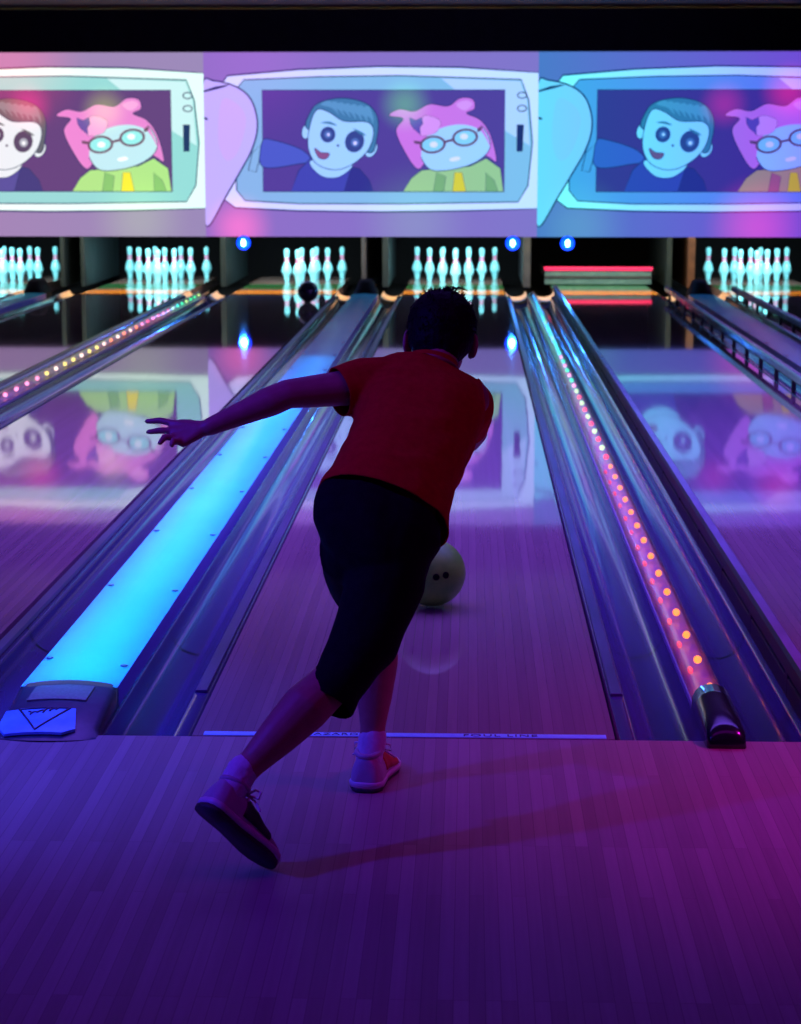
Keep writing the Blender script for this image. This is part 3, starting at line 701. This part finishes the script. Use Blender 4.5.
# ------------------------------------------------------------------ the bowler
def remesh(mb, name, voxel, smooth_it=2, fac=.5):
    """fuse overlapping closed shapes into one continuous skin"""
    me = mb.mesh(name + '_raw'); t = bpy.data.objects.new('tmp', me); COL.objects.link(t)
    r = t.modifiers.new('r', 'REMESH'); r.mode = 'VOXEL'; r.voxel_size = voxel; r.use_smooth_shade = True
    if smooth_it:
        k = t.modifiers.new('s', 'SMOOTH'); k.factor = fac; k.iterations = smooth_it
    dg = bpy.context.evaluated_depsgraph_get(); out = bpy.data.meshes.new_from_object(t.evaluated_get(dg)); out.name = name
    bpy.data.objects.remove(t); bpy.data.meshes.remove(me)
    return out
def displace(me, fn):
    me.update(); ns = [v.normal.copy() for v in me.vertices]
    for v, n in zip(me.vertices, ns): v.co += n*fn(v.co)
    me.update()
def slice_off(me, co, no, rad=None):
    """open a cloth end with a clean plane cut, only within rad of the end"""
    bm = bmesh.new(); bm.from_mesh(me)
    near = bm.faces[:] if rad is None else [f for f in bm.faces if (f.calc_center_median() - co).length < rad]
    es = {e for f in near for e in f.edges}; vs = {v for f in near for v in f.verts}
    bmesh.ops.bisect_plane(bm, geom=list(vs)+list(es)+near, plane_co=co, plane_no=no)
    kill = [f for f in bm.faces if (f.calc_center_median() - co).dot(no) > 1e-5 and (rad is None or (f.calc_center_median() - co).length < rad)]
    bmesh.ops.delete(bm, geom=kill, context='FACES')
    bm.to_mesh(me); bm.free(); return me
def cut(me, test):
    bm = bmesh.new(); bm.from_mesh(me)
    kill = [f for f in bm.faces if test(f.calc_center_median(), f.normal)]
    bmesh.ops.delete(bm, geom=kill, context='FACES'); bm.to_mesh(me); bm.free()
    return me
def thick(o, t):
    s = o.modifiers.new('cloth', 'SOLIDIFY'); s.thickness = t; s.offset = -1; return o
def ring(c, lat, fwd, a, b, n=28, e=1.0):
    """an oval ring about c: half width a along lat, half depth b along fwd"""
    out = []
    for i in range(n):
        t = 2*PI*i/n; x, y = math.cos(t), math.sin(t)
        x = math.copysign(abs(x)**e, x); y = math.copysign(abs(y)**e, y)
        out.append(c + lat*(a*x) + fwd*(b*y))
    return out

# joints
L_SH, R_SH = P(374, 385, -.28), P(472, 398, -.24)
L_EL, L_WR = P(288, 394, -.36), P(209, 427, -.40)
R_EL, R_WR = P(474, 432, -.02), P(446, 462, .17)
L_HIP, R_HIP = P(355, 548, -.60), P(394, 556, -.63)
L_KN, L_AN = Vector((-.045, -.335, .405)), P(372, 742, -.385)
R_KN, R_AN = P(340, 675, -.79), P(240, 775, -.955)
NECK, HEAD = P(437, 370, -.21), P(441, 335, -.12)
CHEST, BELLY, PELV = P(420, 415, -.33), P(395, 465, -.46), P(378, 525, -.58)

boy = empty('person', (-.03, -.55, 0))
tag(boy, 'boy in red shirt and dark shorts bowling, seen from behind, left arm out', 'person')
B0 = Vector(boy.location)
def own(name, me, m, parent=boy, off=B0):
    me.transform(Matrix.Translation(-off)); return link(name, me, m, parent)

# --- body, one continuous surface
b = MB()
lat = (R_SH - L_SH).normalized()
spine = [(PELV + Vector((0, .0, -.045)), .108, .082), (PELV, .122, .092), (PELV.lerp(BELLY, .6), .112, .085), (BELLY, .112, .082), (BELLY.lerp(CHEST, .55), .118, .078), (CHEST, .122, .072), (CHEST.lerp(NECK, .45), .105, .052), (CHEST.lerp(NECK, .78), .070, .040)]
spine = [(c + Vector((0, .012, -.008)), a, d) for c, a, d in spine]
rs = []
for i, (c, hw, hd) in enumerate(spine):
    t = ((spine[min(i+1, len(spine)-1)][0]) - spine[max(i-1, 0)][0]).normalized()
    la = (lat - t*lat.dot(t)).normalized(); fw = t.cross(la)
    rs.append(ring(c, la, fw, hw, hd))
b.rings(rs)
b.tube([CHEST.lerp(NECK, .75) + Vector((0, .015, -.01)), NECK, HEAD + Vector((.0, -.02, -.03))], [.044, .045, .046], 18)
# shoulders and arms
b.tube([CHEST.lerp(L_SH, .5) + Vector((0, .02, -.015)), L_SH, L_SH.lerp(L_EL, .35), L_SH.lerp(L_EL, .8), L_EL, L_EL.lerp(L_WR, .22), L_EL.lerp(L_WR, .6), L_WR], [.044, .046, .041, .036, .0335, .0345, .027, .0205], 18)
b.tube([CHEST.lerp(R_SH, .5) + Vector((0, .02, -.015)), R_SH, R_SH.lerp(R_EL, .35), R_SH.lerp(R_EL, .8), R_EL, R_EL.lerp(R_WR, .22), R_EL.lerp(R_WR, .6), R_WR], [.044, .046, .041, .036, .0335, .0345, .027, .0205], 18)
# legs
def leg(hip, kn, an, calf_back):
    d = calf_back
    b.tube([hip, hip.lerp(kn, .35), hip.lerp(kn, .75), kn, kn.lerp(an, .18) + d*.5, kn.lerp(an, .38) + d, kn.lerp(an, .65) + d*.5, kn.lerp(an, .88), an],
           [.068, .064, .053, .047, .048, .052, .042, .030, .029], 20)
leg(L_HIP, L_KN, L_AN, Vector((0, -.014, .0)))
leg(R_HIP, R_KN, R_AN, Vector((.006, -.006, .012)))
# head
HR = Matrix.Rotation(math.radians(3), 3, 'Y') @ Matrix.Rotation(math.radians(-14), 3, 'X')
def hp(x, y, z): return HEAD + HR @ Vector((x, y, z))
b.sphere(HEAD + HR @ Vector((0, .0, .018)), (.072, .090, .082), 28, 18, rot=HR)
b.sphere(hp(0, .032, -.040), (.056, .058, .066), 24, 16, rot=HR)
b.sphere(hp(0, .062, -.085), (.027, .024, .022), 16, 10, rot=HR)
b.tube([hp(0, .086, .004), hp(0, .098, -.018), hp(0, .104, -.033)], [.008, .010, .0125], 12)
b.sphere(hp(0, .090, -.062), (.022, .010, .0055), 14, 8, rot=HR); b.sphere(hp(0, .087, -.070), (.019, .010, .006), 14, 8, rot=HR)
for sx in (-1, 1):
    b.sphere(hp(sx*.030, .082, .016), (.020, .009, .006), 12, 8, rot=HR)
    er = HR @ Matrix.Rotation(sx*math.radians(24), 3, 'Z')
    b.sphere(hp(sx*.079, -.004, -.022), (.0075, .020, .031), 16, 12, rot=er)
    b.sphere(hp(sx*.073, .004, -.044), (.007, .010, .010), 12, 8, rot=er)
# hands
def hand(wr, knuckles, tips, mids, thumb, pr=.0125):
    pc = sum((Vector(k) for k in knuckles), Vector())/4
    for k in knuckles: b.tube([wr.lerp(pc, .12), wr.lerp(Vector(k), .6), Vector(k)], [.0165, pr, .0105], 12)
    for k, m_, t in zip(knuckles, mids, tips):
        k, m_, t = Vector(k), Vector(m_), Vector(t)
        b.tube([k, k.lerp(m_, .55), m_, m_.lerp(t, .55), t], [.0092, .0083, .0082, .0074, .0064], 12)
    b.tube([Vector(p) for p in thumb], [.0135, .0115, .0095, .0082], 12)
hand(L_WR, [P(176, 424, -.385), P(174, 431, -.395), P(177, 438, -.408), P(183, 443, -.42)],
     [P(147, 421.5, -.365), P(148.5, 432, -.395), P(160, 443, -.43), P(172, 445, -.445)],
     [P(160, 420.5, -.372), P(161, 430.5, -.395), P(164.5, 437, -.42), P(173, 440.5, -.437)],
     [L_WR.lerp(P(185, 430, -.39), .3), P(190, 424, -.36), P(181, 423, -.335), P(171, 425, -.32)])
rw = R_WR
rk = [rw + Vector((-.052 + .017*i*.4, .060 - .004*i, -.020 - .014*i*1.2)) for i in range(4)]
fd = Vector((-.15, .85, .35)).normalized()
hand(rw, rk, [k + fd*.052 + Vector((0, -.004, -.022)) for k in rk], [k + fd*.032 + Vector((0, 0, .004)) for k in rk],
     [rw.lerp(rk[0], .25), rw + Vector((-.05, .03, .016)), rw + Vector((-.066, .056, .026)), rw + Vector((-.070, .080, .030))])
body = own('body', remesh(b, 'body', .0040, 3, .45), M['skin'])
for sx in (-1, 1):
    e_ = MB().sphere(hp(sx*.029, .0795, .004), (.0115, .0105, .0095), 16, 10, rot=HR); e = e_.mesh('eye'); own('eye', e, M['eye'])
    own('pupil', MB().sphere(hp(sx*.029, .0885, .004), (.005, .0022, .005), 12, 8, rot=HR).mesh('pupil'), M['ink'])

# --- hair: short cap with a cowlick
h = MB()
h.sphere(hp(0, -.010, .024), (.0815, .092, .083), 32, 20, rot=HR)
h.sphere(hp(0, -.028, -.014), (.0775, .066, .062), 28, 18, rot=HR)
h.sphere(hp(0, -.046, -.044), (.056, .040, .036), 24, 14, rot=HR)
hm = remesh(h, 'hair', .0045, 2)
HI = HR.inverted()
cut(hm, lambda c, n: (HI @ (c-HEAD)).y > .052 and (HI @ (c-HEAD)).z < .046)
displace(hm, lambda c: .0018*noise.noise(c*50) + .0016*noise.noise(Vector((c.x*220, c.y*220, c.z*50))))
hm2 = MB()
for i in range(300):
    t = random.uniform(0, 2*PI); u = random.uniform(-.35, 1)
    d = Vector((math.sqrt(1-u*u)*math.cos(t), math.sqrt(1-u*u)*math.sin(t), u))
    if d.y > .35 and d.z < .5: continue
    p = hp(d.x*.0805, -.010 + d.y*.091, .024 + d.z*.082)
    q = HR @ (Vector((d.x*.6, -.25 + d.y*.4, d.z*.5 + (-.55 if d.z < .5 else .1))).normalized()*random.uniform(.006, .012))
    hm2.tube([p - q*.6 - HR @ d*.002, p + q*.3, p + q - HR @ d*.0005], [.0018, .0016, .0005], 4, round_ends=False)
for i in range(9):
    p = hp(.012 + random.uniform(-.012, .02), -.03 + random.uniform(-.02, .02), .105)
    hm2.tube([p - Vector((.006, 0, .012)), p + Vector((.004, 0, .004)), p + Vector((.018 + random.uniform(0, .012), -.004, -.004))], [.0028, .002, .0006], 5, round_ends=False)
hair = own('hair', hm, M['hair'])
own('hair_tufts', hm2.mesh('hair_tufts'), M['hair'], hair)

# --- t-shirt
t = MB()
ROW = [((316, 489), (444, 549), -.585, .118), ((325, 478), (447, 524), -.545, .118), ((334, 462), (454, 495), -.49, .110), ((344, 443), (465, 467), -.42, .106), ((352, 424), (477, 443), -.36, .104), ((356, 405), (485, 422), -.315, .100), ((357, 385), (486, 403), -.275, .088), ((368, 367), (481, 387), -.245, .066), ((388, 356), (473, 374), -.225, .052)]
rs = []
for (a, c, y, hd) in ROW:
    p, q = P(*a, y), P(*c, y + .015); cen = (p+q)/2; la = (q-p).normalized()
    rs.append((cen, la, (q-p).length/2, hd))
rr = []
for i, (c, la, hw, hd) in enumerate(rs):
    tt = (rs[min(i+1, len(rs)-1)][0] - rs[max(i-1, 0)][0]).normalized(); fw = tt.cross(la).normalized()
    rr.append(ring(c, la, fw, hw, hd, e=.85 if i < 7 else 1.0))
t.rings(rr)
LS, RS = P(336, 393, -.325), P(484, 428, -.10)
lsl = [P(386, 384, -.27), P(364, 386, -.285), P(350, 389.5, -.305), LS]
t.tube(lsl, [.062, .066, .062, .058], 22, round_ends=False, flat=((0, 1, 0), .85))
rsl = [P(460, 398, -.245), P(467, 405, -.21), P(467, 417, -.14), P(465, 425, -.09)]
t.tube(rsl, [.060, .064, .060, .056], 22, round_ends=False)
sm = remesh(t, 'tshirt', .0055, 4)
def wr(c):
    k = noise.noise(Vector((c.x*5, c.y*16, c.z*22)))*.0045 + noise.noise(c*14)*.003 + noise.noise(Vector((c.x*9+c.z*12, c.y*12, c.z*40)))*.002
    return k
displace(sm, wr)
ldir = (LS - lsl[-2]).normalized(); rdir = (rsl[-1]-rsl[-2]).normalized()
hemn = -(rs[1][0]-rs[0][0]).normalized(); nkn = (rs[-1][0]-rs[-2][0]).normalized()
for co, no, rd in ((LS, ldir, .078), (rs[0][0], hemn, .3), (rs[-1][0], nkn, .12)): slice_off(sm, co - no*.007, no, rd)
shirt = thick(own('tshirt', sm, M['shirt']), .003)
# collar band
cr = [ring(rs[-1][0] + nkn*z, rs[-1][1], nkn.cross(rs[-1][1]).normalized(), w_, d_, 32) for z, w_, d_ in ((-.004, .066, .060), (.006, .062, .056), (.011, .060, .054))]
own('collar', MB().rings(cr, cap=False).mesh('collar'), M['shirt'], shirt)

# --- shorts
g = MB()
ROW = [((318, 486), (440, 530), -.565, .098), ((314, 500), (440, 548), -.59, .108), ((314, 520), (431, 562), -.60, .118), ((320, 544), (425, 580), -.61, .114), ((334, 564), (418, 594), -.62, .098)]
rs2 = []
for (a, c, y, hd) in ROW:
    p, q = P(*a, y), P(*c, y - .02); rs2.append(((p+q)/2, (q-p).normalized(), (q-p).length/2, hd))
rr = []
for i, (c, la, hw, hd) in enumerate(rs2):
    tt = (rs2[max(i-1, 0)][0] - rs2[min(i+1, len(rs2)-1)][0]).normalized(); fw = tt.cross(la).normalized()
    rr.append(ring(c, la, fw, hw, hd, e=.9))
g.rings(rr)
RH = P(329, 690, -.815)      # hem of the trailing leg
def legtube(rows):
    out = []; cs = []
    for (a, c, y, hd) in rows:
        p, q = P(*a, y), P(*c, y); cs.append(((p+q)/2, (q-p).normalized(), (q-p).length/2, hd))
    for i, (c, la, hw, hd) in enumerate(cs):
        tt = (cs[max(i-1, 0)][0] - cs[min(i+1, len(cs)-1)][0]).normalized(); fw = tt.cross(la).normalized()
        out.append(ring(c, la, fw, hw, hd, 24, .95))
    g.rings(out); return cs
tr = legtube([((352, 548), (429, 562), -.62, .092), ((344, 578), (424, 590), -.66, .090), ((337, 612), (411, 622), -.70, .084), ((326, 645), (396, 655), -.745, .076), ((316, 668), (374, 684), -.785, .066), ((302, 680), (359, 700), -.805, .068), ((293, 694), (352, 717), -.825, .068)])
sd = []
la_ = (R_HIP - L_HIP).normalized(); ax_ = (L_KN - L_HIP).normalized(); la_ = (la_ - ax_*la_.dot(ax_)).normalized(); fw_ = ax_.cross(la_)
for t_, hw_, hd_ in ((-.05, .080, .088), (.2, .081, .090), (.45, .080, .088), (.7, .077, .080), (.98, .071, .072)):
    sd.append((L_HIP.lerp(L_KN, t_), la_, hw_, hd_))
g.rings([ring(c, la, fw_, hw, hd, 24, .95) for c, la, hw, hd in sd])
g.sphere(L_HIP + Vector((.008, 0, -.005)), (.084, .094, .09)); g.sphere(R_HIP, (.070, .094, .09))
gm = remesh(g, 'shorts', .0055, 4)
displace(gm, lambda c: noise.noise(c*11)*.006 + noise.noise(Vector((c.x*20, c.y*14, c.z*9)))*.003)
trd = (tr[-1][0]-tr[-2][0]).normalized(); sdd = (sd[-1][0]-sd[-2][0]).normalized()
for co, no in ((tr[-1][0], trd), (sd[-1][0], sdd)): slice_off(gm, co - no*.007, no, .12)
thick(own('shorts', gm, M['shorts']), .003)

# --- socks and shoes
def shoe(heel, toe, up, an, words=None, panels=('shoe_red', 'shoe_dark')):
    """bowling shoe from heel to toe with the given up direction; local x forward, z up"""
    X = (toe-heel); Ln = X.length; X.normalize(); Z = (up - X*up.dot(X)).normalized(); Y = Z.cross(X)
    R = Matrix((X, Y, Z)).transposed()
    def w_(x, y, z): return heel + R @ Vector((x*Ln, y, z))
    o = empty('shoe'); o.parent = boy; o.location = heel - B0
    if words: o['label'] = words
    # outline (fraction of length, half width out, half width in)
    OUT = [(0, .0), (.012, .020), (.05, .032), (.12, .039), (.25, .038), (.40, .036), (.55, .041), (.70, .047), (.82, .045), (.92, .033), (.98, .017), (1.0, 0)]
    def half(x):
        for (a, p), (c, q) in zip(OUT, OUT[1:]):
            if a <= x <= c: return p+(q-p)*(x-a)/(c-a)
        return 0
    def outline(z, k):
        r = [w_(x, h_*k, z) for x, h_ in OUT] + [w_(x, -h_*k, z) for x, h_ in OUT[-2:0:-1]]
        return r
    own('sole', MB().rings([outline(.0, .95), outline(.003, 1.0), outline(.010, 1.0)]).mesh('sole'), M['sole'], o, heel)
    he = lambda z, k: [w_(min(x, .27), (h_ if x < .27 else half(.27)*(x < 1))*k, z) for x, h_ in OUT] + [w_(min(x, .27), -(h_ if x < .27 else half(.27))*k, z) for x, h_ in OUT[-2:0:-1]]
    own('sole_edge', MB().rings([outline(.0102, 1.04), outline(.020, 1.06), outline(.024, 1.0)]).mesh('sole_edge'), M['sole_edge'], o, heel)
    # upper
    u = MB(); ST = [(.02, .052), (.05, .078), (.12, .088), (.22, .086), (.32, .080), (.42, .076), (.52, .068), (.62, .056), (.74, .046), (.86, .037), (.94, .028), (.985, .016)]
    rr = []
    for x, hz in ST:
        hw = max(half(x)*1.0, .008); row = []
        for i in range(17):
            a_ = PI*i/16; yy = hw*math.cos(a_); k = math.sin(a_)
            narrow = 1 - .28*k if x < .5 else 1 - .1*k
            row.append(w_(x, yy*narrow, .020 + (hz-.020)*k**.65))
        rr.append(row)
    u.rings(rr)
    um = remesh(u, 'upper', .0045, 3)
    own('upper', um, M['shoe'], o, heel)
    def side(x, k, lift=.0028):   # a point on the side of the upper, k 0 (sole) .. 1 (top)
        for (a, p), (c, q) in zip(ST, ST[1:]):
            if a <= x <= c: hz = p+(q-p)*(x-a)/(c-a)
        a_ = PI/2*k
        return x, half(x)*(1-(.28 if x < .5 else .1)*math.sin(a_))*math.cos(a_) + lift, .020+(hz-.020)*math.sin(a_)**.65 + lift*k
    for sg, mm in ((-1, M[panels[0]]), (1, M[panels[1]])):
        g_ = []
        for i in range(12):
            x = .36 + .34*i/11; row = []
            for j in range(6):
                a_, y_, z_ = side(x, .06+.72*j/5); row.append(w_(a_, sg*y_, z_))
            for j in range(5, -1, -1):
                a_, y_, z_ = side(x, .06+.72*j/5, -.004); row.append(w_(a_, sg*y_, z_))
            g_.append(row)
        own('side_panel', MB().rings(g_).mesh('side_panel'), mm, o, heel)
    # collar
    cpts = []
    for i in range(24):
        a_ = 2*PI*i/24; cpts.append(w_(.20 + .135*math.cos(a_), .027*math.sin(a_), .086 + (.004*math.cos(a_))))
    cpts.append(cpts[0])
    own('ankle_collar', MB().tube(cpts, .0062, 8, round_ends=False).mesh('ankle_collar'), M['shoe'], o, heel)
    lb = MB()
    for i in range(5):
        x = .36+.065*i; hz = .079-.008*i
        lb.tube([w_(x, -.022, hz-.010), w_(x+.01, -.01, hz+.003), w_(x, .0, hz+.005), w_(x+.01, .01, hz+.003), w_(x, .022, hz-.010)], .0026, 6)
    for sg in (-1, 1):
        lb.tube([w_(.36, 0, .085), w_(.37, sg*.02, .098), w_(.38, sg*.042, .092), w_(.39, sg*.044, .078), w_(.37, sg*.022, .082), w_(.36, 0, .086)], .0024, 6)
        lb.tube([w_(.36, 0, .085), w_(.40, sg*.03, .075), w_(.45, sg*.05, .058)], .0024, 6)
    own('laces', lb.mesh('laces'), M['lace'], o, heel)
    # heel block
    own('heel_block', MB().rings([he(-.0002, .93), he(.0101, 1.0)]).mesh('heel_block'), M['sole'], o, heel)
    # sock
    top = an
    base = w_(.20, 0, .055)
    kd = (top-base)
    pts = [base, base.lerp(top, .5), top, top + kd.normalized()*.012]
    s_ = MB().tube(pts, [.030, .0315, .0325, .033], 20)
    sk = remesh(s_, 'sock', .0045, 2); displace(sk, lambda c: .0016*noise.noise(c*70))
    own('sock', sk, M['sock'])
    return o
lh = P(364, 790, -.455); lh.z = .001
lt = lh + Vector((.040, .232, 0)); lt.z = .001
shoe(lh, lt, Vector((0, 0, 1)), L_AN + Vector((0, -.005, .0)), 'planted grey-white shoe with red side panel')
rt = P(272, 871, -.972); rt.z = .004
rh = P(199, 806, -1.035)
upv = (R_AN - (rh*.72 + rt*.28))
shoe(rh, rt, upv, R_AN, 'trailing shoe with heel lifted, dark sole showing', ('shoe_dark', 'shoe_dark'))
